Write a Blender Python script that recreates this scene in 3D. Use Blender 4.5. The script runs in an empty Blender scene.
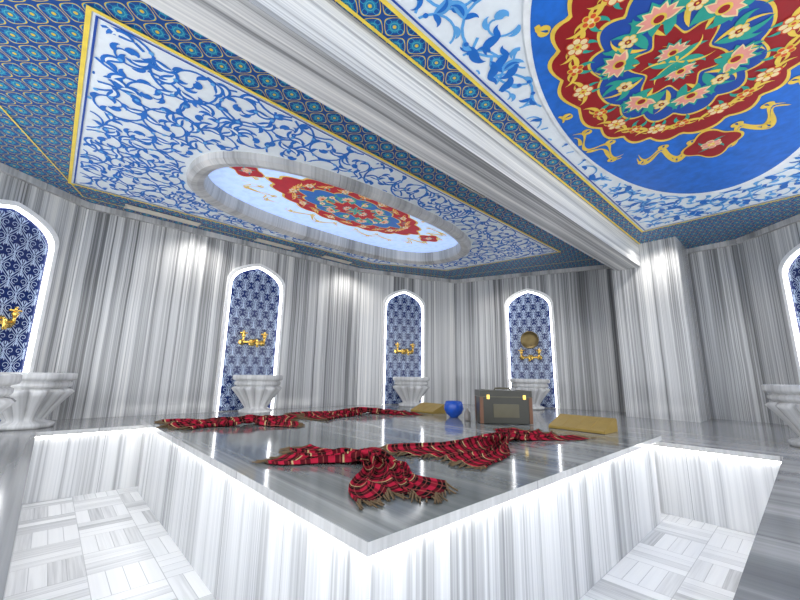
import bpy, math, random
from mathutils import Vector, Matrix
from mathutils.geometry import tessellate_polygon
random.seed(7)
pi=math.pi
scene=bpy.context.scene
scene.view_settings.view_transform='Standard'
scene.view_settings.look='None'
scene.view_settings.exposure=0.38

# ------------------------------------------------------------ node helpers
class NT:
    def __init__(s,name):
        s.m=bpy.data.materials.new(name); s.m.use_nodes=True
        s.t=s.m.node_tree; s.b=s.t.nodes['Principled BSDF']
    def n(s,ty): return s.t.nodes.new(ty)
    def l(s,a,b): s.t.links.new(a,b)
    def put(s,sock,v):
        if isinstance(v,(int,float)): sock.default_value=v
        elif isinstance(v,(tuple,list)): sock.default_value=v
        else: s.l(v,sock)
    def math(s,op,a,b=0.0,c=None):
        n=s.n('ShaderNodeMath'); n.operation=op
        s.put(n.inputs[0],a); s.put(n.inputs[1],b)
        if c is not None: s.put(n.inputs[2],c)
        return n.outputs[0]
    def comb(s,x,y,z):
        n=s.n('ShaderNodeCombineXYZ'); s.put(n.inputs[0],x); s.put(n.inputs[1],y); s.put(n.inputs[2],z); return n.outputs[0]
    def noise(s,vec,scale=1,detail=3,rough=.5):
        n=s.n('ShaderNodeTexNoise'); s.l(vec,n.inputs['Vector']); n.inputs['Scale'].default_value=scale
        n.inputs['Detail'].default_value=detail; n.inputs['Roughness'].default_value=rough; return n.outputs['Fac']
    def wn(s,vec):
        n=s.n('ShaderNodeTexWhiteNoise'); s.l(vec,n.inputs['Vector']); return n.outputs['Value']
    def ramp(s,f,stops):
        n=s.n('ShaderNodeValToRGB'); s.l(f,n.inputs[0]); e=n.color_ramp.elements
        while len(e)<len(stops): e.new(.5)
        for i,(p,c) in enumerate(stops):
            e[i].position=p; e[i].color=(c[0],c[1],c[2],1)
        return n.outputs[0]
    def mix(s,f,a,b):
        n=s.n('ShaderNodeMix'); n.data_type='RGBA'; s.put(n.inputs[0],f)
        for k,v in ((6,a),(7,b)):
            if isinstance(v,tuple): n.inputs[k].default_value=(v[0],v[1],v[2],1)
            else: s.l(v,n.inputs[k])
        return n.outputs[2]
    def uv(s):
        n=s.n('ShaderNodeUVMap'); n.uv_map='UVMap'; x=s.n('ShaderNodeSeparateXYZ'); s.l(n.outputs[0],x.inputs[0]); return x.outputs[0],x.outputs[1]
    def fin(s,col,rough=.4,metal=0,spec=.5):
        s.put(s.b.inputs['Base Color'],col if not isinstance(col,tuple) else (col[0],col[1],col[2],1))
        s.b.inputs['Roughness'].default_value=rough; s.b.inputs['Metallic'].default_value=metal
        s.b.inputs['Specular IOR Level'].default_value=spec
        return s.m

def plain(name,col,rough=.5,metal=0,emit=0,var=.08,spec=.5):
    m=NT(name)
    tc=m.n('ShaderNodeTexCoord')
    nz=m.noise(tc.outputs['Object'],14,3)
    d=tuple(c*(1-var) for c in col); e=tuple(min(1,c*(1+var)) for c in col)
    c=m.ramp(nz,[(.3,d),(.7,e)])
    m.fin(c,rough,metal,spec)
    if emit:
        m.l(c,m.b.inputs['Emission Color']); m.b.inputs['Emission Strength'].default_value=emit
    return m.m

def emis(name,col,st):
    m=NT(name); m.fin(col,.5); m.b.inputs['Emission Color'].default_value=(*col,1); m.b.inputs['Emission Strength'].default_value=st
    return m.m

def marble(name,stops,W=.62,rough=.2,k1=7,k2=38,w2=.42,joint=.5,swap=False,stretch=.10,spec=.5,wobk=.018,pv=.05):
    m=NT(name); u,v=m.uv()
    if swap: u,v=v,u
    pid=m.math('FLOOR',m.math('DIVIDE',u,W))
    r=m.wn(m.comb(pid,0,3.3))
    wob=m.math('MULTIPLY',m.noise(m.comb(u,v,0),1.3,2),wobk)
    uu=m.math('ADD',u,wob)
    rz=m.math('MULTIPLY',r,30)
    n1=m.noise(m.comb(m.math('MULTIPLY',uu,k1),m.math('MULTIPLY',v,stretch),rz),1,2,.5)
    n2=m.noise(m.comb(m.math('MULTIPLY',uu,k2),m.math('MULTIPLY',v,stretch*1.6),rz),1,3,.6)
    f=m.math('ADD',m.math('MULTIPLY',n1,1-w2),m.math('MULTIPLY',n2,w2))
    f=m.math('ADD',f,m.math('MULTIPLY',m.math('SUBTRACT',r,.5),pv))
    c=m.ramp(f,stops)
    fr=m.math('FRACT',m.math('DIVIDE',u,W))
    j=m.math('LESS_THAN',fr,.007)
    c=m.mix(m.math('MULTIPLY',j,joint),c,(.12,.12,.13))
    return m.fin(c,rough,0,spec)

G=lambda v,b=0:(v,v+b*.4,v+b)
M_wall=marble('marble_wall',[(.35,G(.13,.005)),(.42,G(.25,.008)),(.48,G(.42,.008)),(.55,G(.60,.005)),(.66,(.82,.81,.78))],rough=.15,k1=10,k2=80,w2=.52,pv=.07)
M_side=marble('marble_white_striped',[(.34,G(.28,.02)),(.42,G(.54,.02)),(.5,G(.78,.02)),(.6,G(.92,.01))],rough=.22,k1=8,k2=60)
M_beam=marble('marble_beam',[(.36,G(.24,.01)),(.43,G(.44,.01)),(.5,G(.62)),(.6,(.84,.83,.80))],rough=.3,swap=True,k1=16,W=50,k2=70,stretch=.2)
M_ring=marble('marble_ring',[(.35,G(.26)),(.45,G(.42)),(.55,G(.54)),(.66,(.64,.62,.60))],rough=.3,k1=4,W=1.0)
M_top=marble('marble_slab_top',[(.3,(.09,.10,.10)),(.45,(.155,.165,.16)),(.55,(.24,.25,.245)),(.7,(.42,.43,.42))],rough=.10,k1=5,k2=24,W=.9,joint=.6,pv=.12)
M_bench=marble('marble_bench_top',[(.3,G(.14,.01)),(.45,G(.22,.01)),(.55,G(.32)),(.7,G(.46))],rough=.13,k1=5,k2=20,W=.9)
M_lip=marble('marble_lip',[(.3,G(.36)),(.5,G(.52)),(.7,G(.68))],rough=.12,k1=3,W=1.2)
M_kurna=marble('marble_basin',[(.3,G(.34)),(.45,G(.52)),(.6,G(.70)),(.7,G(.82))],rough=.25,k1=9,W=9)

def floor_mat():
    m=NT('floor_basket_weave_marble'); x,y=m.uv(); T=.30; S=.075
    tx=m.math('FLOOR',m.math('DIVIDE',x,T)); ty=m.math('FLOOR',m.math('DIVIDE',y,T))
    par=m.math('FLOORED_MODULO',m.math('ADD',tx,ty),2)
    ip=m.math('SUBTRACT',1,par)
    c=m.math('ADD',m.math('MULTIPLY',x,par),m.math('MULTIPLY',y,ip))
    o=m.math('ADD',m.math('MULTIPLY',y,par),m.math('MULTIPLY',x,ip))
    sid=m.math('FLOOR',m.math('DIVIDE',c,S)); oid=m.math('FLOOR',m.math('DIVIDE',o,T))
    r=m.wn(m.comb(sid,oid,par))
    n=m.noise(m.comb(m.math('MULTIPLY',c,60),m.math('MULTIPLY',o,1.5),m.math('MULTIPLY',r,20)),1,3,.6)
    f=m.math('ADD',m.math('MULTIPLY',r,.45),m.math('MULTIPLY',n,.55))
    col=m.ramp(f,[(.15,G(.36,.01)),(.33,G(.66,.01)),(.5,G(.86,.01)),(.8,G(.94))])
    a=m.math('LESS_THAN',m.math('FRACT',m.math('DIVIDE',c,S)),.05)
    b=m.math('LESS_THAN',m.math('FRACT',m.math('DIVIDE',o,T)),.014)
    col=m.mix(m.math('MULTIPLY',m.math('MAXIMUM',a,b),.6),col,(.30,.30,.31))
    return m.fin(col,.3)
M_floor=floor_mat()

def border_mat(name,P=.15,ground=(.006,.065,.28),ground2=(.008,.20,.38),gold=(.72,.52,.06),th=1.0):
    m=NT(name); x,y=m.uv(); k=2*pi/P
    cx=m.math('COSINE',m.math('MULTIPLY',x,k)); cy=m.math('COSINE',m.math('MULTIPLY',y,k))
    s=m.math('ABSOLUTE',m.math('ADD',cx,cy))
    lines=m.math('LESS_THAN',m.math('ABSOLUTE',m.math('SUBTRACT',s,.34)),.085*th)
    pr=m.math('MULTIPLY',cx,cy)
    ring=m.math('LESS_THAN',m.math('ABSOLUTE',m.math('SUBTRACT',pr,.66)),.05*th)
    dot=m.math('GREATER_THAN',pr,.93)
    c2=m.math('COSINE',m.math('MULTIPLY',x,k*2)); c3=m.math('COSINE',m.math('MULTIPLY',y,k*2))
    fil=m.math('LESS_THAN',m.math('ABSOLUTE',m.math('SUBTRACT',m.math('MULTIPLY',c2,c3),-.45)),.10)
    teal=m.math('GREATER_THAN',pr,.35)
    col=m.mix(teal,ground,ground2)
    col=m.mix(fil,col,(.03,.34,.55))
    col=m.mix(lines,col,gold)
    col=m.mix(ring,col,(.10,.45,.50))
    col=m.mix(dot,col,gold)
    return m.fin(col,.5,0,.3)
M_border=border_mat('painted_border_lattice',P=.17)

M_ground=plain('painted_panel_ground',(.86,.92,.97),.5,var=.04)
M_gold=plain('paint_gold',(.85,.60,.08),.4)
M_yel=plain('paint_yellow',(.92,.70,.09),.5)
M_blueD=plain('paint_deep_blue',(.010,.07,.38),.5)
M_blueM=plain('paint_mid_blue',(.012,.17,.62),.5)
M_blueL=plain('paint_sky_blue',(.12,.42,.84),.5)
M_disc=plain('paint_disc_blue',(.012,.15,.62),.5,var=.15)
M_white=plain('paint_white',(.88,.91,.93),.5)
M_red=plain('paint_dark_red',(.32,.005,.010),.5)
M_red2=plain('paint_orange_red',(.70,.09,.02),.5)
M_teal=plain('paint_teal',(.02,.36,.28),.5)
M_pink=plain('paint_pink',(.85,.34,.28),.5)
M_cream=plain('paint_cream',(.90,.72,.38),.5)
def E(name,c,e=.9): return plain(name,c,.5,emit=e)
L_ground=E('backlit_pale_blue',(.46,.62,.92),.55)
L_yel=E('backlit_yellow',(.78,.56,.14),.2); L_red=E('backlit_red',(.46,.010,.025),.25)
L_red2=E('backlit_orange',(.7,.16,.07),.2); L_teal=E('backlit_teal',(.04,.34,.34),.2)
L_pink=E('backlit_pink',(.8,.40,.36),.2); L_blue=E('backlit_blue',(.03,.16,.52),.2); L_cream=E('backlit_cream',(.82,.76,.58),.2)
M_navy=plain('tile_navy',(.008,.022,.12),.2)
M_tilew=plain('tile_white',(.46,.57,.76),.25)
M_led=emis('led_white',(1,.99,.96),7.5)
M_led2=emis('led_niche',(1,1,1),4.0)
M_brass=plain('brass',(.95,.62,.15),.22,1)
M_copper=plain('aged_copper',(.20,.15,.07),.45,1)
M_ventc=plain('vent_cream',(.62,.58,.50),.5)
M_ventd=plain('vent_dark',(.06,.06,.06),.5)
M_trimw=plain('trim_white',(.86,.86,.86),.35)

# ------------------------------------------------------------ mesh builder
class MB:
    def __init__(s,name): s.name=name; s.v=[]; s.f=[]; s.mi=[]; s.mats=[]; s.uv=[]; s.sm=[]
    def mat(s,m):
        if m not in s.mats: s.mats.append(m)
        return s.mats.index(m)
    def add(s,vs,fs,m,uvs=None,smooth=False):
        o=len(s.v); s.v+= [tuple(v) for v in vs]; k=s.mat(m)
        for i,f in enumerate(fs):
            s.f.append([o+a for a in f]); s.mi.append(k); s.sm.append(smooth)
            s.uv.append([uvs[a] for a in f] if uvs else None)
    def box(s,c,d,m,rz=0,rx=0):
        vs=[]
        for z in(-.5,.5):
            for y in(-.5,.5):
                for x in(-.5,.5):
                    p=Vector((x*d[0],y*d[1],z*d[2]))
                    if rx: p=Vector((p.x,p.y*math.cos(rx)-p.z*math.sin(rx),p.y*math.sin(rx)+p.z*math.cos(rx)))
                    if rz: p=Vector((p.x*math.cos(rz)-p.y*math.sin(rz),p.x*math.sin(rz)+p.y*math.cos(rz),p.z))
                    vs.append((p.x+c[0],p.y+c[1],p.z+c[2]))
        s.add(vs,[(0,2,3,1),(4,5,7,6),(0,1,5,4),(2,6,7,3),(0,4,6,2),(1,3,7,5)],m)
    def box2(s,a,b,m): s.box([(a[i]+b[i])/2 for i in range(3)],[abs(b[i]-a[i]) for i in range(3)],m)
    def prism(s,poly,z0,z1,m,holes=(),mtop=None):
        loops=[list(poly)]+[list(h) for h in holes]
        flat=[p for l in loops for p in l]
        tr=tessellate_polygon([[Vector((p[0],p[1],0)) for p in l] for l in loops])
        n=len(flat)
        s.add([(p[0],p[1],z1) for p in flat],[tuple(t) for t in tr],mtop or m)
        s.add([(p[0],p[1],z0) for p in flat],[tuple(t) for t in tr],m)
        for l in loops:
            k=len(l); vs=[(p[0],p[1],z) for z in(z0,z1) for p in l]
            s.add(vs,[(i,(i+1)%k,k+(i+1)%k,k+i) for i in range(k)],m)
    def tube(s,pts,rad,m,seg=10,caps=True):
        vs=[];fs=[]; pts=[Vector(p) for p in pts]; n=len(pts)
        rs=rad if isinstance(rad,(list,tuple)) else [rad]*n
        ref=None
        for i,p in enumerate(pts):
            t=(pts[min(i+1,n-1)]-pts[max(i-1,0)]).normalized()
            if ref is None: ref=t.orthogonal().normalized()
            ref=(ref-t*ref.dot(t)).normalized(); b=t.cross(ref)
            for j in range(seg):
                a=2*pi*j/seg; vs.append(p+(ref*math.cos(a)+b*math.sin(a))*rs[i])
        for i in range(n-1):
            for j in range(seg):
                fs.append((i*seg+j,i*seg+(j+1)%seg,(i+1)*seg+(j+1)%seg,(i+1)*seg+j))
        if caps: fs.append(tuple(range(seg))[::-1]); fs.append(tuple((n-1)*seg+j for j in range(seg)))
        s.add(vs,fs,m,smooth=True)
    def lathe(s,c,prof,m,seg=32,lob=0,la=0,axis=None,smooth=True,rot=0):
        vs=[];fs=[];uvs=[]
        for i,p in enumerate(prof):
            lf=p[2] if len(p)>2 else 0
            for j in range(seg):
                a=2*pi*j/seg+rot; r=p[0]*(1+la*lf*(abs(math.sin(lob*a/2))**.7-.5)) if lob else p[0]
                q=Vector((r*math.cos(a),r*math.sin(a),p[1]))
                if axis is not None:
                    q=axis[0]*q.x+axis[1]*q.y+axis[2]*q.z
                vs.append(Vector(c)+q); uvs.append((j/seg*1.6,p[1]))
        n=len(prof)
        for i in range(n-1):
            for j in range(seg): fs.append((i*seg+j,i*seg+(j+1)%seg,(i+1)*seg+(j+1)%seg,(i+1)*seg+j))
        s.add(vs,fs,m,uvs,smooth)
    def build(s,parent=None,bevel=0):
        me=bpy.data.meshes.new(s.name); me.from_pydata(s.v,[],s.f)
        for m in s.mats: me.materials.append(m)
        uvl=me.uv_layers.new(name='UVMap')
        for p,k,uv,sm in zip(me.polygons,s.mi,s.uv,s.sm):
            p.material_index=k; p.use_smooth=sm
            nn=p.normal
            for q,li in enumerate(p.loop_indices):
                if uv: uvl.data[li].uv=uv[q]
                else:
                    co=me.vertices[me.loops[li].vertex_index].co
                    if abs(nn.z)>.7: uvl.data[li].uv=(co.x,co.y)
                    else:
                        t=Vector((-nn.y,nn.x,0)).normalized()
                        if abs(t.x)>abs(t.y): t=t if t.x>0 else -t
                        else: t=t if t.y>0 else -t
                        uvl.data[li].uv=(co.dot(t)+7.3*round(nn.x*2)+20,co.z)
        ob=bpy.data.objects.new(s.name,me); scene.collection.objects.link(ob)
        if parent: ob.parent=parent
        if bevel:
            b=ob.modifiers.new('bevel','BEVEL'); b.width=bevel; b.segments=2; b.limit_method='ANGLE'
        return ob

class Paint(MB):
    def __init__(s,name,fn): super().__init__(name); s.fn=fn
    def poly(s,pts,m,lay,c=None):
        if c is None: c=(sum(p[0] for p in pts)/len(pts),sum(p[1] for p in pts)/len(pts))
        lay=lay+random.random()*.7
        vs=[s.fn(c[0],c[1],lay)]+[s.fn(p[0],p[1],lay) for p in pts]; n=len(pts)
        s.add(vs,[(0,1+i,1+(i+1)%n) for i in range(n)],m)
    def stroke(s,pts,ws,m,lay,inside=None):
        n=len(pts); vs=[]; j=random.random()*.5
        ok=[inside is None or inside(*p) for p in pts]
        for i,p in enumerate(pts):
            a=pts[max(i-1,0)]; b=pts[min(i+1,n-1)]
            dx,dy=b[0]-a[0],b[1]-a[1]; L=math.hypot(dx,dy) or 1
            w=(ws[i] if isinstance(ws,list) else ws)/2; l=lay+j+.25*i/n
            vs.append(s.fn(p[0]-dy/L*w,p[1]+dx/L*w,l)); vs.append(s.fn(p[0]+dy/L*w,p[1]-dx/L*w,l))
        fs=[(2*i,2*i+1,2*i+3,2*i+2) for i in range(n-1) if ok[i] and ok[i+1]]
        if fs: s.add(vs,fs,m)
    def leaf(s,x,y,ang,L,W,curl,m,lay,inside=None,n=9):
        pts=[];ws=[];a=ang;px,py=x,y
        for i in range(n+1):
            t=i/n; pts.append((px,py)); ws.append(max(.001,W*math.sin(pi*min(1,t**.75))*(1.0 if t<1 else 0)))
            px+=math.cos(a)*L/n; py+=math.sin(a)*L/n; a+=curl/n*(.4+1.2*t)
        if inside and not all(inside(*p) for p in pts): return
        s.stroke(pts,ws,m,lay)

def arabesque(D,inside,x0,x1,y0,y1,S,mA,mB,mC=None,lay=1,den=1.0,bold=1.0,inner=None,N=34,ln=9):
    ny=int((y1-y0)/(S*.87))+2; nx=int((x1-x0)/S)+2
    for j in range(-1,ny):
        for i in range(-1,nx):
            cx=x0+(i+.5*(j%2))*S; cy=y0+j*S*.87
            h=1 if (i+j)%2 else -1
            ph=(i*2.1+j*1.3)+random.uniform(-.4,.4)
            pts=[];ws=[]
            T=2*pi*1.45
            for k in range(N+1):
                t=k/N; r=S*(.62*(1-t)**.85+.07); a=ph+h*t*T
                pts.append((cx+r*math.cos(a),cy+r*math.sin(a))); ws.append(S*(.045-.015*t)*bold)
            D.stroke(pts,ws,mA,lay,inside)
            for q,k in enumerate(range(1,N-3,4)):
                p=pts[k]; d=math.atan2(pts[k+1][1]-p[1],pts[k+1][0]-p[0])
                big=(q%2==0)
                if random.random()>den: continue
                LL=S*(.46 if big else .28); WW=S*(.15 if big else .08)*bold; cu=-h*(2.2 if big else -2.2)
                D.leaf(p[0],p[1],d-h*.55,LL,WW,cu,mA if q%3 else mB,lay+1,inside,ln)
                if big and inner: D.leaf(p[0]+math.cos(d-h*.55)*LL*.12,p[1]+math.sin(d-h*.55)*LL*.12,d-h*.6,LL*.7,WW*.38,cu,inner,lay+2,inside,ln)
                if big: D.leaf(p[0],p[1],d+h*.5,S*.26,S*.085*bold,h*2.0,mB,lay+1,inside,ln)
            p=pts[-1]; d=ph+h*T+h*1.5
            D.leaf(p[0],p[1],d,S*.26,S*.14*bold,h*2.8,mA,lay+2,inside,ln)
            if mC:
                for k in (6,16,26):
                    if k>=N: continue
                    p=pts[k]; pp=[(p[0]+S*.045*math.cos(b*pi/4),p[1]+S*.045*math.sin(b*pi/4)) for b in range(8)]
                    if inside(*p): D.poly(pp,mC,lay+3)

def circ(x,y,r,n=14): return [(x+r*math.cos(2*pi*i/n),y+r*math.sin(2*pi*i/n)) for i in range(n)]
def flower(D,x,y,r,mp,mp2,mc,lay,n=6,rot=0):
    D.poly(circ(x,y,r*.62),mp2,lay)
    for i in range(n):
        a=rot+2*pi*i/n
        D.poly(circ(x+r*.62*math.cos(a),y+r*.62*math.sin(a),r*.38,10),mp2,lay)
        D.poly(circ(x+r*.60*math.cos(a),y+r*.60*math.sin(a),r*.28,10),mp,lay+1)
    D.poly(circ(x,y,r*.34),mc,lay+2); D.poly(circ(x,y,r*.15,8),mp2,lay+3)
def peony(D,x,y,r,ang,ms,lay):
    for k in range(9):
        a=ang+(k-4)*.62
        D.leaf(x,y,a,r*1.2,r*.55,(k-4)*.15,ms[1],lay)
    for k in range(7):
        a=ang+(k-3)*.50
        D.leaf(x-.15*r*math.cos(ang),y-.15*r*math.sin(ang),a,r*1.08,r*.58,(k-3)*.12,ms[2],lay+1)
        D.leaf(x-.12*r*math.cos(ang),y-.12*r*math.sin(ang),a,r*.94,r*.42,(k-3)*.12,ms[3],lay+2)
    D.poly(circ(x-.05*r*math.cos(ang),y-.05*r*math.sin(ang),r*.36,12),ms[0],lay+3)
    D.poly(circ(x-.05*r*math.cos(ang),y-.05*r*math.sin(ang),r*.24,12),ms[4],lay+4)

def medallion(D,cx,cy,L,W,c,lay,inside=None,pend=(1,-1),poff=.42,ex=2.0,tipk=.16):
    def out(sc,lob=16,amp=.05):
        P=[]
        for i in range(160):
            a=2*pi*i/160
            k=1+amp*abs(math.cos(lob*a/2))-amp/2
            C,S_=math.cos(a),math.sin(a)
            tip=1+tipk*abs(C)**14
            P.append((cx+L*sc*k*tip*math.copysign(abs(C)**(2/ex),C),cy+W*sc*k*math.copysign(abs(S_)**(2/ex),S_)))
        return P
    def el(k,a):
        C,S_=math.cos(a),math.sin(a)
        return cx+L*k*math.copysign(abs(C)**(2/ex),C),cy+W*k*math.copysign(abs(S_)**(2/ex),S_)
    D.poly(out(1.035,18,.08),c['gold'],lay,(cx,cy)); D.poly(out(1.0,18,.08),c['red'],lay+1,(cx,cy))
    D.poly(out(.69,12,.14),c['gold'],lay+2,(cx,cy)); D.poly(out(.665,12,.14),c['blue'],lay+3,(cx,cy))
    n=20
    for i in range(n):
        a=2*pi*(i+.5)/n; x,y=el(.84,a)
        if i%2: flower(D,x,y,W*.115,c['cream'],c['orange'],c['gold'],lay+5,6,a)
        else: flower(D,x,y,W*.085,c['orange'],c['gold'],c['cream'],lay+5,5,a)
        for s in(-1,1):
            D.leaf(x,y,a+s*1.7,W*.26,W*.05,s*-1.6,c['gold'],lay+3)
            D.leaf(x,y,a+s*2.4,W*.20,W*.05,s*1.6,c['teal'],lay+4)
            D.leaf(x,y,a+s*.7,W*.18,W*.035,s*1.9,c['gold'],lay+3)
    P=[(cx+L*.36*math.cos(a)*(1+.22*math.cos(6*a)),cy+W*.36*math.sin(a)*(1+.22*math.cos(6*a))) for a in [2*pi*i/90 for i in range(90)]]
    P2=[(cx+(p[0]-cx)*.93,cy+(p[1]-cy)*.93) for p in P]
    D.poly(P,c['gold'],lay+4,(cx,cy)); D.poly(P2,c['red'],lay+5,(cx,cy))
    for i in range(12):
        a=2*pi*i/12; x,y=el(.48,a); x2,y2=el(.30,a)
        D.leaf(x2,y2,a+.5,W*.46,W*.10,-1.6,c['teal'],lay+6)
        D.leaf(x2,y2,a-.5,W*.46,W*.05,1.6,c['gold'],lay+6)
        D.leaf(x,y,a+1.5,W*.26,W*.08,-2.2,c['teal'],lay+6); D.leaf(x,y,a-1.5,W*.26,W*.08,2.2,c['teal'],lay+6)
        if i%2==0: peony(D,x,y,W*.175,a,(c['gold'],c['teal'],c['cream'],c['pink'],c['red']),lay+7)
        else: flower(D,x,y,W*.085,c['cream'],c['gold'],c['red'],lay+7)
    for k in range(6): D.leaf(cx,cy,k*pi/3+.8,W*.30,W*.09,1.5,c['teal'],lay+8)
    for k in range(6): D.leaf(cx,cy,k*pi/3+.3,W*.34,W*.035,-1.5,c['gold'],lay+8)
    for s in(-1,1): peony(D,cx+s*L*.12,cy,W*.13,0 if s>0 else pi,(c['gold'],c['teal'],c['cream'],c['pink'],c['red']),lay+10)
    for s in pend:
        px=cx+s*(L*(1+tipk)+W*poff); R=W*.27
        Q=[(px+R*1.25*math.cos(a)*(1+.16*math.cos(4*a)),cy+R*math.sin(a)*(1+.16*math.cos(4*a))) for a in [2*pi*i/48 for i in range(48)]]
        D.poly([(px+(p[0]-px)*1.1,cy+(p[1]-cy)*1.1) for p in Q],c['gold'],lay+4,(px,cy)); D.poly(Q,c['red'],lay+5,(px,cy))
        flower(D,px,cy,R*.45,c['pink'],c['cream'],c['gold'],lay+6)
        for k in range(4): D.leaf(px,cy,k*pi/2+.5,R*.8,R*.16,1.5,c['teal'],lay+6)
        D.stroke([(cx+s*L*(1+tipk),cy),(px-s*R*1.3,cy)],W*.03,c['gold'],lay)
    NR=9
    for q in range(NR):
        a0=2*pi*(q+.12)/NR; fl=1 if q%2 else -1
        for s2 in (0,1):
            pts=[];ws=[]
            for k in range(60):
                t=k/59; a=a0+t*.56
                rr=1.29+fl*.10*math.sin(t*4*pi)+(.07*s2)*(1-.4*math.sin(t*4*pi))
                pts.append((cx+L*1.08*rr*math.cos(a),cy+W*rr*math.sin(a)))
                ws.append(W*(.022+.035*abs(math.sin(t*4*pi+1.2*s2))**2)*(math.sin(pi*t)**.4+.05))
            D.stroke(pts,ws,c['gold'],lay+s2,inside)
        for t in (.12,.37,.62,.88):
            a=a0+t*.56; rr=1.29+fl*.10*math.sin(t*4*pi)
            x=cx+L*1.08*rr*math.cos(a); y=cy+W*rr*math.sin(a)
            sg=1 if math.sin(t*4*pi)*fl>0 else -1
            for e in(-1,1): D.leaf(x,y,a+(0 if sg>0 else pi)+e*.9,W*.15,W*.055,-e*3.4,c['gold'],lay+3,inside)

# ------------------------------------------------------------ plan
ZC=2.90
W0=(-1.3,4.3);W1=(.05,5.28);W2=(3.8,5.2);W3=(5.6,4.5);W4=(6.6,1.9);W5=(6.5,.40);W6=(5.35,-.9)
OUT=[W0,W1,W2,W3,W4,W5,W6,(5.35,-1.6),(-1.3,-1.6)]
f=MB('floor'); f.prism([(-1.4,-1.7),(6.8,-1.7),(6.8,5.5),(-1.4,5.5)],-.06,0,M_floor); f.build()
names=['wall_left','wall_back_left','wall_back_corner','wall_back_right','wall_right','wall_right_corner']
pts=[W0,W1,W2,W3,W4,W5,W6]
for i,nm in enumerate(names):
    p=Vector((*pts[i],0)); q=Vector((*pts[i+1],0)); d=(q-p).normalized(); nrm=Vector((-d.y,d.x,0))
    w=MB(nm); o=i*3.7
    P=[p,q,q+nrm*.1,p+nrm*.1]; L=(q-p).length
    vs=[(a.x,a.y,z) for z in(0,ZC) for a in P]
    uv=[(o+t,z) for z in(0,ZC) for t in(0,L,L,0)]
    w.add(vs,[(0,1,5,4),(1,2,6,5),(2,3,7,6),(3,0,4,7),(4,5,6,7)],M_wall,uv); w.build()
    t=MB('trim_%d'%(i+1))
    c=[]
    for z in (ZC-.07,ZC-.002):
        for a in(p,q):
            c.append((a.x-nrm.x*.002,a.y-nrm.y*.002,z)); c.append((a.x-nrm.x*.04,a.y-nrm.y*.04,z))
    t.add(c,[(0,1,3,2),(4,5,7,6),(1,3,7,5)],M_ring); t.build()

pl=MB('pilaster'); pl.box2((5.8,.95,.55),(6.5,1.75,ZC-.001),M_wall); pl.build()

# benches
IN=[(0,.19),(3.72,.19),(3.72,4.33),(0,4.33)]
b=MB('marble_bench')
OUTb=[(p[0]*.999,p[1]*.999) for p in OUT]
b.prism(OUTb,.515,.55,M_lip,[IN],M_bench)
I2=[(-.05,.14),(3.77,.14),(3.77,4.38),(-.05,4.38)]
for i in range(4):
    p=I2[i];q=I2[(i+1)%4]
    b.add([(p[0],p[1],0),(q[0],q[1],0),(q[0],q[1],.515),(p[0],p[1],.515)],[(0,1,2,3)],M_side)
b.box2((-.044,4.366,.50),(3.76,4.374,.512),M_led)
b.box2((3.756,.15,.50),(3.764,4.37,.512),M_led)
b.build()

# navel-stone slab
s=MB('hammam_navel_stone'); ZT=.615
sx0,sx1,sy0,sy1=.685,3.60,.852,4.24
s.box2((sx0+.05,sy0+.05,0),(sx1-.05,sy1-.05,ZT-.035),M_side)
s.prism([(sx0,sy0),(sx1,sy0),(sx1,sy1),(sx0,sy1)],ZT-.035,ZT,M_lip,(),M_top)
s.box2((sx0+.030,sy0+.04,ZT-.052),(sx0+.044,sy1-.05,ZT-.037),M_led)
s.box2((sx0+.04,sy0+.030,ZT-.052),(sx1-.05,sy0+.044,ZT-.037),M_led)
s.box2((sx1-.044,sy0+.04,ZT-.052),(sx1-.030,sy1-.05,ZT-.037),M_led)
s.box2((sx0+.04,sy1-.044,ZT-.052),(sx1-.05,sy1-.030,ZT-.037),M_led)
s.build()

# ------------------------------------------------------------ ceiling
OC=(2.55,3.58)
EA,EB=1.90,.88     # outer ring
HA,HB=1.73,.73     # opening
def oval(a,b,n=72,e=2.5):
    P=[]
    for i in range(n):
        t=2*pi*i/n; c=math.cos(t); d=math.sin(t)
        P.append((OC[0]+a*math.copysign(abs(c)**(2/e),c),OC[1]+b*math.copysign(abs(d)**(2/e),d)))
    return P
c=MB('ceiling')
c.prism([(-1.5,-1.7),(6.9,-1.7),(6.9,5.6),(-1.5,5.6)],ZC,ZC+.02,M_border,[oval(HA,HB)]); ceil=c.build()
def up(z): return lambda x,y,l:(x,y,z-.0009*l)
PL=[(-.12,2.28),(5.35,2.28),(4.95,4.15),(3.75,4.76),(-.12,4.80)]
def inpoly(x,y,P,mg=0):
    r=False;n=len(P)
    for i in range(n):
        a=P[i];bb=P[i-1]
        if (a[1]>y)!=(bb[1]>y) and x<(bb[0]-a[0])*(y-a[1])/(bb[1]-a[1])+a[0]: r=not r
    return r
def inov(x,y,a,b,e=2.5): return abs((x-OC[0])/a)**e+abs((y-OC[1])/b)**e<1
def shr(P,d):
    cx=sum(p[0] for p in P)/len(P);cy=sum(p[1] for p in P)/len(P)
    return [(p[0]-math.copysign(d,p[0]-cx),p[1]-math.copysign(d,p[1]-cy)) for p in P]
g=MB('ceiling_panel_left'); g.prism(PL,ZC-.004,ZC-.001,M_ground,[oval(HA,HB)]); g.build(ceil)
D=Paint('ceiling_arabesque_left',up(ZC-.005))
PLs=shr(PL,.05)
arabesque(D,lambda x,y:inpoly(x,y,PLs) and not inov(x,y,EA,EB),-.1,5.5,2.2,4.9,.34,M_blueM,M_blueM,M_blueL,bold=1.2,inner=M_ground)
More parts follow.
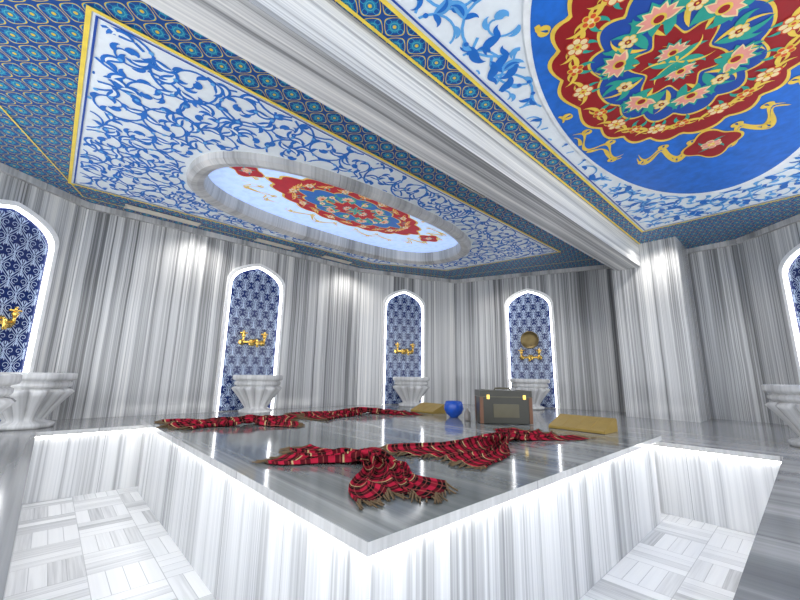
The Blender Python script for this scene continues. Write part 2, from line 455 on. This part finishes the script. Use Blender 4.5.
def outline(D,P,w,m,lay):
    n=len(P)
    for i in range(n):
        a=P[i];b_=P[(i+1)%n]; dx,dy=b_[0]-a[0],b_[1]-a[1];L=math.hypot(dx,dy)
        D.stroke([(a[0]-dx/L*w/2,a[1]-dy/L*w/2),(b_[0]+dx/L*w/2,b_[1]+dy/L*w/2)],w,m,lay)
outline(D,PL,.024,M_yel,5); outline(D,shr(PL,.035),.012,M_blueD,5)
D.build(ceil)
PR=[(-.9,-1.5),(5.3,-1.5),(5.3,1.20),(-.9,1.20)]
g=MB('ceiling_panel_right'); g.prism(PR,ZC-.004,ZC-.001,M_ground); g.build(ceil)
D=Paint('ceiling_arabesque_right',up(ZC-.005))
DC=(2.92,.30);DA,DB=1.68,.73
def ind(x,y,k=1): return ((x-DC[0])/(DA*k))**2+((y-DC[1])/(DB*k))**2<1
PRs=shr(PR,.05)
arabesque(D,lambda x,y:inpoly(x,y,PRs) and not ind(x,y,1.05),-.9,5.4,-1.5,1.3,.34,M_blueL,M_blueM,M_blueM,bold=1.15,inner=M_blueM)
outline(D,PR,.024,M_yel,5); outline(D,shr(PR,.035),.012,M_blueD,5)
ell=lambda k:[(DC[0]+DA*k*math.cos(2*pi*i/96),DC[1]+DB*k*math.sin(2*pi*i/96)) for i in range(96)]
D.poly(ell(1.035),M_white,6,DC); D.poly(ell(1.0),M_disc,7,DC)
C1=dict(gold=M_gold,red=M_red,blue=M_blueD,teal=M_teal,pink=M_pink,cream=M_cream,orange=M_red2)
medallion(D,2.44,.28,.82,.57,C1,9,lambda x,y:ind(x,y,.97),poff=.52,ex=2.4,tipk=.04)
D.build(ceil)
D=Paint('ceiling_gold_lines',up(ZC-.005))
for y in (1.36,1.72): D.stroke([(-1.4,y),(5.8,y)],.02,M_yel,1)
outline(D,[(-1.2,1.9),(6.1,1.9),(5.3,4.45),(3.75,5.05),(0,5.1)],.012,M_yel,1)
D.build(ceil)
# beam
bm=MB('ceiling_beam'); bm.box2((-1.45,1.38,ZC-.33),(5.82,1.69,ZC-.0005),M_beam); bmo=bm.build()
for p in bmo.data.polygons:
    nn=p.normal
    for li in p.loop_indices:
        co=bmo.data.vertices[bmo.data.loops[li].vertex_index].co
        bmo.data.uv_layers[0].data[li].uv=(co.x, (co.y if abs(nn.z)>.5 else co.z+5))
# oval coffer
r=MB('oval_ceiling_coffer')
prof=[(EA-.02,EB-.01,ZC-.002),(EA-.03,EB-.02,ZC-.06),(EA-.07,EB-.06,ZC-.09),(HA+.05,HB+.05,ZC-.085),(HA,HB,ZC-.06),(HA-.01,HB-.01,ZC-.02),(HA-.02,HB-.02,ZC+.08)]
vs=[];uv=[];K=96
base=oval(1.8,.9,K)
cum=[0]
for i in range(K): cum.append(cum[-1]+math.dist(base[i],base[(i+1)%K]))
fs=[]
for k,(a_,b_,z) in enumerate(prof):
    P=oval(a_,b_,K); P.append(P[0])
    for i,p in enumerate(P): vs.append((p[0],p[1],z)); uv.append((cum[i],k*.1))
n=K+1
for k in range(len(prof)-1):
    for i in range(K): fs.append((k*n+i,k*n+i+1,(k+1)*n+i+1,(k+1)*n+i))
r.add(vs,fs,M_ring,uv)
cof=r.build()
D=Paint('backlit_painting',up(ZC+.078))
D.poly(oval(HA-.015,HB-.015),L_ground,0,OC)
C2=dict(gold=L_yel,red=L_red,blue=L_blue,teal=L_teal,pink=L_pink,cream=L_cream,orange=L_red2)
medallion(D,2.42,3.44,.94,.42,C2,2,lambda x,y:inov(x,y,HA-.06,HB-.05),poff=.62,tipk=.10)
D.build(cof)

def vent(x,y,lx,ly,dark):
    v=MB('ceiling_vent'); z=ZC-.016
    m=M_ventd if dark else M_ventc
    v.box((x,y,z+.002),(lx,ly,.006),M_ventd)
    for s_ in(-1,1):
        v.box((x,y+s_*(ly/2),z-.002),(lx+.03,.016,.014),M_ventc); v.box((x+s_*(lx/2),y,z-.002),(.016,ly+.03,.014),M_ventc)
    k=4
    for i in range(k): v.box((x,y-ly/2+ly*(i+.5)/k,z-.003),(lx,.010,.010),m,0,.5)
    v.build()
vent(.75,5.02,.75,.09,False); vent(2.15,5.02,.55,.09,False); vent(3.2,5.0,.5,.09,False); vent(2.85,1.99,.42,.12,True)
# ------------------------------------------------------------ niches
def arch(w,h,n=16,e=0):
    P=[(-w/2,0)]; R=.30
    for i in range(n+1):
        t=i/n*pi/2; P.append((-w/2*math.cos(t)**.8 if i<n else 0, h-R+R*(.80*math.sin(t)+.20*(i/n)**4)))
    return P+[(-p[0],p[1]) for p in P[::-1] if p[0]!=0]
def niche(cx,cy,dx,dy,disc=False,tap=True,bowl=True):
    L=math.hypot(dx,dy);U=Vector((dx/L,dy/L,0));Nn=Vector((U.y,-U.x,0))
    O=Vector((cx,cy,.56)); w,h=.70,1.97
    P=lambda x,y,d:O+U*x+Nn*d+Vector((0,0,y))
    m=Paint('arched_niche',lambda x,y,l:P(x,y,.012+.0008*l))
    A=arch(w,h);B=arch(w+.05,h+.025);C=arch(w+.12,h+.07)
    n=len(A)
    m.poly(A,M_navy,0,(0,h*.5))
    def band(X,dx_,Y,dy_,mt):
        vs=[P(p[0],p[1],dx_) for p in X]+[P(p[0],p[1],dy_) for p in Y]
        m.add(vs,[(i,i+1,n+i+1,n+i) for i in range(n-1)],mt)
    band(A,.01,A,.035,M_led2); band(A,.035,B,.035,M_led2); band(B,.035,B,.05,M_trimw); band(B,.05,C,.05,M_trimw); band(C,.05,C,.002,M_trimw)
    A2=arch(w-.02,h-.015)
    ins=lambda x,y:inpoly(x,y,A2)
    S=.145
    for j in range(-1,int(h/(S*.9))+2):
        for i in range(-4,5):
            x=(i+.5*(j%2))*S*1.12; y=j*S*.9
            for sg in(-1,1):
                pts=[(x+sg*S*.56*math.sin(pi*t/16)**1.2,y-S*.9+S*1.8*t/16) for t in range(17)]
                m.stroke(pts,S*.04,M_tilew,1,ins)
                sp=[];N=14
                for k in range(N+1):
                    t=k/N; r=S*.23*(1-.8*t); a=-pi/2+sg*t*2*pi*1.2
                    sp.append((x+sg*S*.22+r*math.cos(a),y+S*.02+r*math.sin(a)))
                m.stroke(sp,[S*(.048-.02*k/N) for k in range(N+1)],M_tilew,2,ins)
                m.leaf(x,y-S*.62,pi/2-sg*.9,S*.42,S*.08,sg*2.6,M_tilew,2,ins,7)
                m.leaf(x+sg*S*.10,y+S*.30,pi/2-sg*.2,S*.32,S*.07,sg*2.4,M_tilew,2,ins,7)
            m.leaf(x,y+S*.38,pi/2,S*.38,S*.10,0,M_tilew,2,ins,6)
            m.leaf(x,y-S*.25,-pi/2,S*.26,S*.08,0,M_tilew,2,ins,6)
    m.build()
    t=MB('gold_wall_tap'); zt=.90 if not disc else .82
    K=1.2; Z=Vector((0,0,1))
    def Q(x,y,d): return P(x*K,zt+y*K,.018+d*K)
    def pf(a): return [(r_*K,z_*K) for r_,z_ in a]
    t.lathe(Q(0,0,0),pf([(.042,0),(.042,.008),(.024,.015),(.016,.05)]),M_brass,16,axis=(U,Z,Nn))
    t.tube([Q(-.12,0,.055),Q(.12,0,.055)],.015*K,M_brass,12)
    for sg in(-1,1):
        t.lathe(Q(sg*.12,0,0),pf([(.036,0),(.036,.01),(.018,.02),(.016,.05)]),M_brass,14,axis=(U,Z,Nn))
        t.tube([Q(sg*.12,0,.055),Q(sg*.12,.05,.055)],.012*K,M_brass,10)
        t.lathe(Q(sg*.12,.045,.055),pf([(.0,0.05),(.015,.045),(.024,.03),(.016,.012),(.010,0)]),M_brass,14,axis=(U,Nn,Z))
        t.tube([Q(sg*.12-.04,.10,.055),Q(sg*.12+.04,.10,.055)],[.010*K,.007*K],M_brass,8)
        t.tube([Q(sg*.12,.085,.055),Q(sg*.12,.13,.055)],[.008*K,.011*K],M_brass,8)
    t.tube([Q(0,0,.055),Q(0,.025,.09),Q(0,.03,.13),Q(0,.01,.16),Q(0,-.06,.17)],[.016*K,.014*K,.012*K,.012*K,.015*K],M_brass,12)
    t.build()
    if disc:
        d=MB('hanging_copper_bowl')
        q=P(0,zt+.30,.03)
        d.lathe(q,[(0.001,.0),(.08,.0),(.13,.02),(.150,.04),(.152,.046),(.142,.044),(.12,.026),(.08,.016),(.04,.018),(.001,.022)],M_copper,32,axis=(U,Z,Nn))
        d.build()
    if bowl: kurna(O+Nn*.36+U*(bowl if isinstance(bowl,float) else 0))
def kurna(c,s=1.0):
    k=MB('marble_basin'); z=-.008
    pr=[(.17,z),(.21,z),(.215,.025),(.20,.035,0),(.15,.05,0),(.14,.065,.3),(.155,.10,.8),(.185,.16,1),(.225,.22,1),(.26,.27,1),(.285,.305,1),(.28,.325,.6),(.255,.335,0),(.285,.345,0),(.295,.36),(.295,.385),(.275,.395),(.28,.405),(.315,.415),(.32,.43),(.32,.465),(.31,.475),(.25,.475),(.235,.46),(.20,.38),(.12,.33),(.001,.32)]
    pr=[(p[0]*s*.96,p[1]*s*.97,*(p[2:])) for p in pr]
    k.lathe(c,pr,M_kurna,144,lob=12,la=.28)
    k.build()
niche(2.02,5.235,1,-.02)
d=Vector((W3[0]-W2[0],W3[1]-W2[1])).normalized(); niche(W2[0]+d.x*.87,W2[1]+d.y*.87,d.x,d.y)
d=Vector((W4[0]-W3[0],W4[1]-W3[1])).normalized(); niche(W3[0]+d.x*1.36,W3[1]+d.y*1.36,d.x,d.y,True)
d=Vector((W1[0]-W0[0],W1[1]-W0[1])).normalized(); niche(W1[0]-d.x*.64,W1[1]-d.y*.64,d.x,d.y,bowl=.20)
d=Vector((W6[0]-W5[0],W6[1]-W5[1])).normalized(); niche(W5[0]+d.x*.88,W5[1]+d.y*.88,d.x,d.y,bowl=False)
kurna(Vector((4.45,-.02,.56)))
kurna(Vector((-.42,3.30,.56)))

# ------------------------------------------------------------ things on slab
def plaid():
    m=NT('plaid_cotton'); u,v=m.uv()
    def st(c,k,o=.70,wd=.035):
        fr=m.math('FRACT',m.math('MULTIPLY',c,k)); return m.math('LESS_THAN',fr,.42), m.math('LESS_THAN',m.math('ABSOLUTE',m.math('SUBTRACT',fr,o)),wd)
    a,aw=st(u,12); b_,bw=st(v,14)
    f=m.math('ADD',m.math('MULTIPLY',b_,.50),m.math('MULTIPLY',m.math('MULTIPLY',a,b_),.50))
    f=m.math('MAXIMUM',f,m.math('MULTIPLY',a,.20))
    col=m.mix(f,(.006,.006,.006),(.38,.016,.040))
    _,cw=st(v,4.7,.5,.02)
    col=m.mix(m.math('MULTIPLY',m.math('MAXIMUM',aw,bw),.40),col,(.42,.10,.08))
    col=m.mix(m.math('MULTIPLY',cw,.7),col,(.60,.45,.22))
    m.fin(col,.95,0,.03); return m.m
M_pl=plaid(); M_fr=plain('fringe_thread',(.12,.075,.035),.9)
ZS=ZT+.001
def towel(K,fans,seed,knot=True):
    rnd=random.Random(seed); t=MB('peshtemal_towel'); K=Vector(K)
    for (E1,E2,nf) in fans:
        E1=Vector(E1);E2=Vector(E2); mid=(E1+E2)/2; dr=(mid-K).normalized(); pr=Vector((-dr.y,dr.x))
        if (E2-E1).dot(pr)<0: pr=-pr
        NJ,NI=80,28; vs=[];uv=[];Wd=(E2-E1).length; Ln=(mid-K).length
        phs=rnd.uniform(0,6); end=[]
        for i in range(NI+1):
            tt=i/NI
            for j in range(NJ+1):
                q=j/NJ
                A=K+pr*(q-.5)*.09-dr*.02
                B=E1.lerp(E2,q)+dr*(.05*math.sin(q*9+phs)+.05*math.sin(q*pi))
                sp=tt**.85
                p=A.lerp(B,sp)+pr*(.05*math.sin(tt*4+phs)*tt*(1-tt)*4)
                ph=q*pi*2*nf+phs+1.3*math.sin(tt*3+q*5)+.6*math.sin(tt*7+q*11)
                amp=.030*(1-.35*tt)*(.5+.5*math.sin(pi*min(1,tt*1.6+.12)))+.004
                amp*=.7+.5*math.sin(q*17+seed+tt*2)**2
                z=ZS+.004+amp*(1+math.sin(ph))*.75*(1 if 0<j<NJ else .1)+(.026*math.exp(-(tt/.12)**2))
                p=p+pr*(.014*math.cos(ph))
                vs.append((p.x,p.y,z)); uv.append((q*max(.7,Wd*1.2),tt*Ln))
                if i==NI: end.append((p.x,p.y,z))
        fs=[(i*(NJ+1)+j,i*(NJ+1)+j+1,(i+1)*(NJ+1)+j+1,(i+1)*(NJ+1)+j) for i in range(NI) for j in range(NJ)]
        t.add(vs,fs,M_pl,uv,True)
        for e in end[::2]:
            a=rnd.uniform(-.6,.6); l=rnd.uniform(.04,.07); dd=dr*math.cos(a)+pr*math.sin(a)
            t.tube([e,(e[0]+dd.x*l*.5,e[1]+dd.y*l*.5,max(ZS+.006,e[2]*.5+ZS*.5)),(e[0]+dd.x*l,e[1]+dd.y*l,ZS+.004)],[.004,.0035,.0025],M_fr,5,False)
    vs=[];fs=[];uv=[]
    for i in range(13):
        ph=pi*i/12
        for j in range(20):
            a=2*pi*j/20; r=.052*math.sin(ph)*(1+.12*math.sin(5*a))
            vs.append((K.x+r*math.cos(a)*1.2,K.y+r*math.sin(a),ZS+.036-.034*math.cos(ph))); uv.append((j*.02,i*.02))
    for i in range(12):
        for j in range(20): fs.append((i*20+j,i*20+(j+1)%20,(i+1)*20+(j+1)%20,(i+1)*20+j))
    t.add(vs,fs,M_pl,uv,True)
    t.build()
towel((1.24,1.54),[((.86,1.80),(1.20,2.08),4),((.86,1.15),(1.22,1.01),4)],1)
towel((2.34,1.46),[((1.54,1.80),(1.64,1.12),5),((2.84,1.86),(2.93,1.14),4)],2)
towel((1.33,3.35),[((.83,3.87),(.82,3.28),4),((1.90,3.72),(1.52,2.92),4)],3)
towel((2.66,3.48),[((2.05,3.90),(1.97,3.15),4),((3.10,3.60),(3.08,3.00),4)],4)

M_case=plain('case_olive_black',(.030,.030,.022),.35); M_case2=plain('case_panel',(.09,.08,.045),.3); M_brown=plain('case_side_brown',(.16,.07,.035),.5)
k=MB('storage_case'); cx,cy,rz=3.28,2.06,math.radians(137)
def L(x,y,z): return (cx+x*math.cos(rz)-y*math.sin(rz),cy+x*math.sin(rz)+y*math.cos(rz),ZS+z)
k.box(L(0,0,.125),(.48,.24,.238),M_case,rz); k.box(L(0,0,.275),(.49,.25,.058),M_case,rz)
k.box(L(0,0,.246),(.495,.255,.008),M_case2,rz)
for x in(-.17,.17):
    k.box(L(x,.127,.245),(.028,.012,.04),M_brass,rz); k.box(L(x,0,.305),(.03,.252,.006),M_case2,rz)
k.box(L(0,.122,.12),(.24,.004,.12),M_case2,rz)
for x in(-.23,.23):
    for y in(-.11,.11): k.box(L(x,y,.125),(.03,.03,.244),M_brown,rz)
k.tube([L(-.08,0,.302),L(-.07,0,.322),L(.07,0,.322),L(.08,0,.302)],.008,M_case2,8)
k.build()
M_bl=plain('blue_glaze',(.015,.09,.50),.12); M_bot=plain('bottle_grey',(.22,.20,.19),.2)
k=MB('blue_bowl'); jx,jy=3.27,2.66
k.lathe((jx,jy,ZS),[(.001,.0),(.045,0),(.05,.01),(.085,.04),(.105,.085),(.10,.13),(.085,.165),(.078,.165),(.09,.13),(.09,.085),(.05,.04),(.001,.03)],M_bl,32); k.build()
k=MB('soap_bottle'); k.lathe((3.14,2.38,ZS),[(.001,0),(.03,.0),(.032,.01),(.032,.075),(.02,.09),(.011,.095),(.011,.115),(.001,.117)],M_bot,20); k.build()
M_wed=plain('olive_gold_vinyl',(.30,.20,.045),.45,spec=.3)
def wedge(x,y,rz,l=.46,w=.28,h=.105):
    k=MB('wedge_headrest')
    pr=[(-w/2,0),(w/2,0),(w/2,.02),(w*.42,.03),(-w*.38,h),(-w/2+.004,h-.012)]
    vs=[];n=len(pr)
    for s_ in(-.5,.5):
        for p in pr:
            X,Y=s_*l,p[0]; vs.append((x+X*math.cos(rz)-Y*math.sin(rz),y+X*math.sin(rz)+Y*math.cos(rz),ZS+.002+p[1]))
    k.add(vs,[tuple(range(n)),tuple(range(2*n-1,n-1,-1))]+[(i,(i+1)%n,n+(i+1)%n,n+i) for i in range(n)],M_wed)
    for q in(-.25,0,.25):
        a=Vector((x+q*l*math.cos(rz),y+q*l*math.sin(rz)))
        p0=(a.x-(-w*.38)*math.sin(rz),a.y+(-w*.38)*math.cos(rz),ZS+h+.001); p1=(a.x-(w*.42)*math.sin(rz),a.y+(w*.42)*math.cos(rz),ZS+.031)
        k.tube([p0,p1],.004,M_wed,6)
    k.build(bevel=.008)
wedge(3.42,1.38,math.radians(89)); wedge(3.43,3.18,math.radians(91),.36,.24,.10)

# ------------------------------------------------------------ light
w=bpy.data.worlds.new('World'); scene.world=w; w.use_nodes=True
w.node_tree.nodes['Background'].inputs[0].default_value=(.93,.96,1,1); w.node_tree.nodes['Background'].inputs[1].default_value=2.15
def spot(x,y,e):  # added fill light under the ceiling to brighten the room, no actual fixture
    l=bpy.data.lights.new('fill_spot','SPOT'); l.energy=e; l.shadow_soft_size=.05; l.color=(1,.97,.92)
    l.spot_size=math.radians(150); l.spot_blend=.9
    o=bpy.data.objects.new('fill_spot',l); o.location=(x,y,ZC-.06); scene.collection.objects.link(o)
for x,y in ((.5,2.0),(1.5,2.0),(4.2,2.0),(1.2,4.95),(3.5,4.9),(5.4,3.3),(5.5,1.1),(-.4,3.4)): spot(x,y,24)

cam=bpy.data.cameras.new('camera'); cam.sensor_width=36; cam.lens=372/800*36; cam.clip_start=.02
co=bpy.data.objects.new('camera',cam); scene.collection.objects.link(co)
th=math.radians(11.4); az=math.radians(42.7)
dirv=Vector((math.sin(az)*math.cos(th),math.cos(az)*math.cos(th),math.sin(th)))
q=dirv.to_track_quat('-Z','Y').to_matrix().to_4x4() @ Matrix.Rotation(math.radians(0.9),4,'Z')
co.matrix_world=Matrix.Translation((0,0,1.05))@q
scene.camera=co
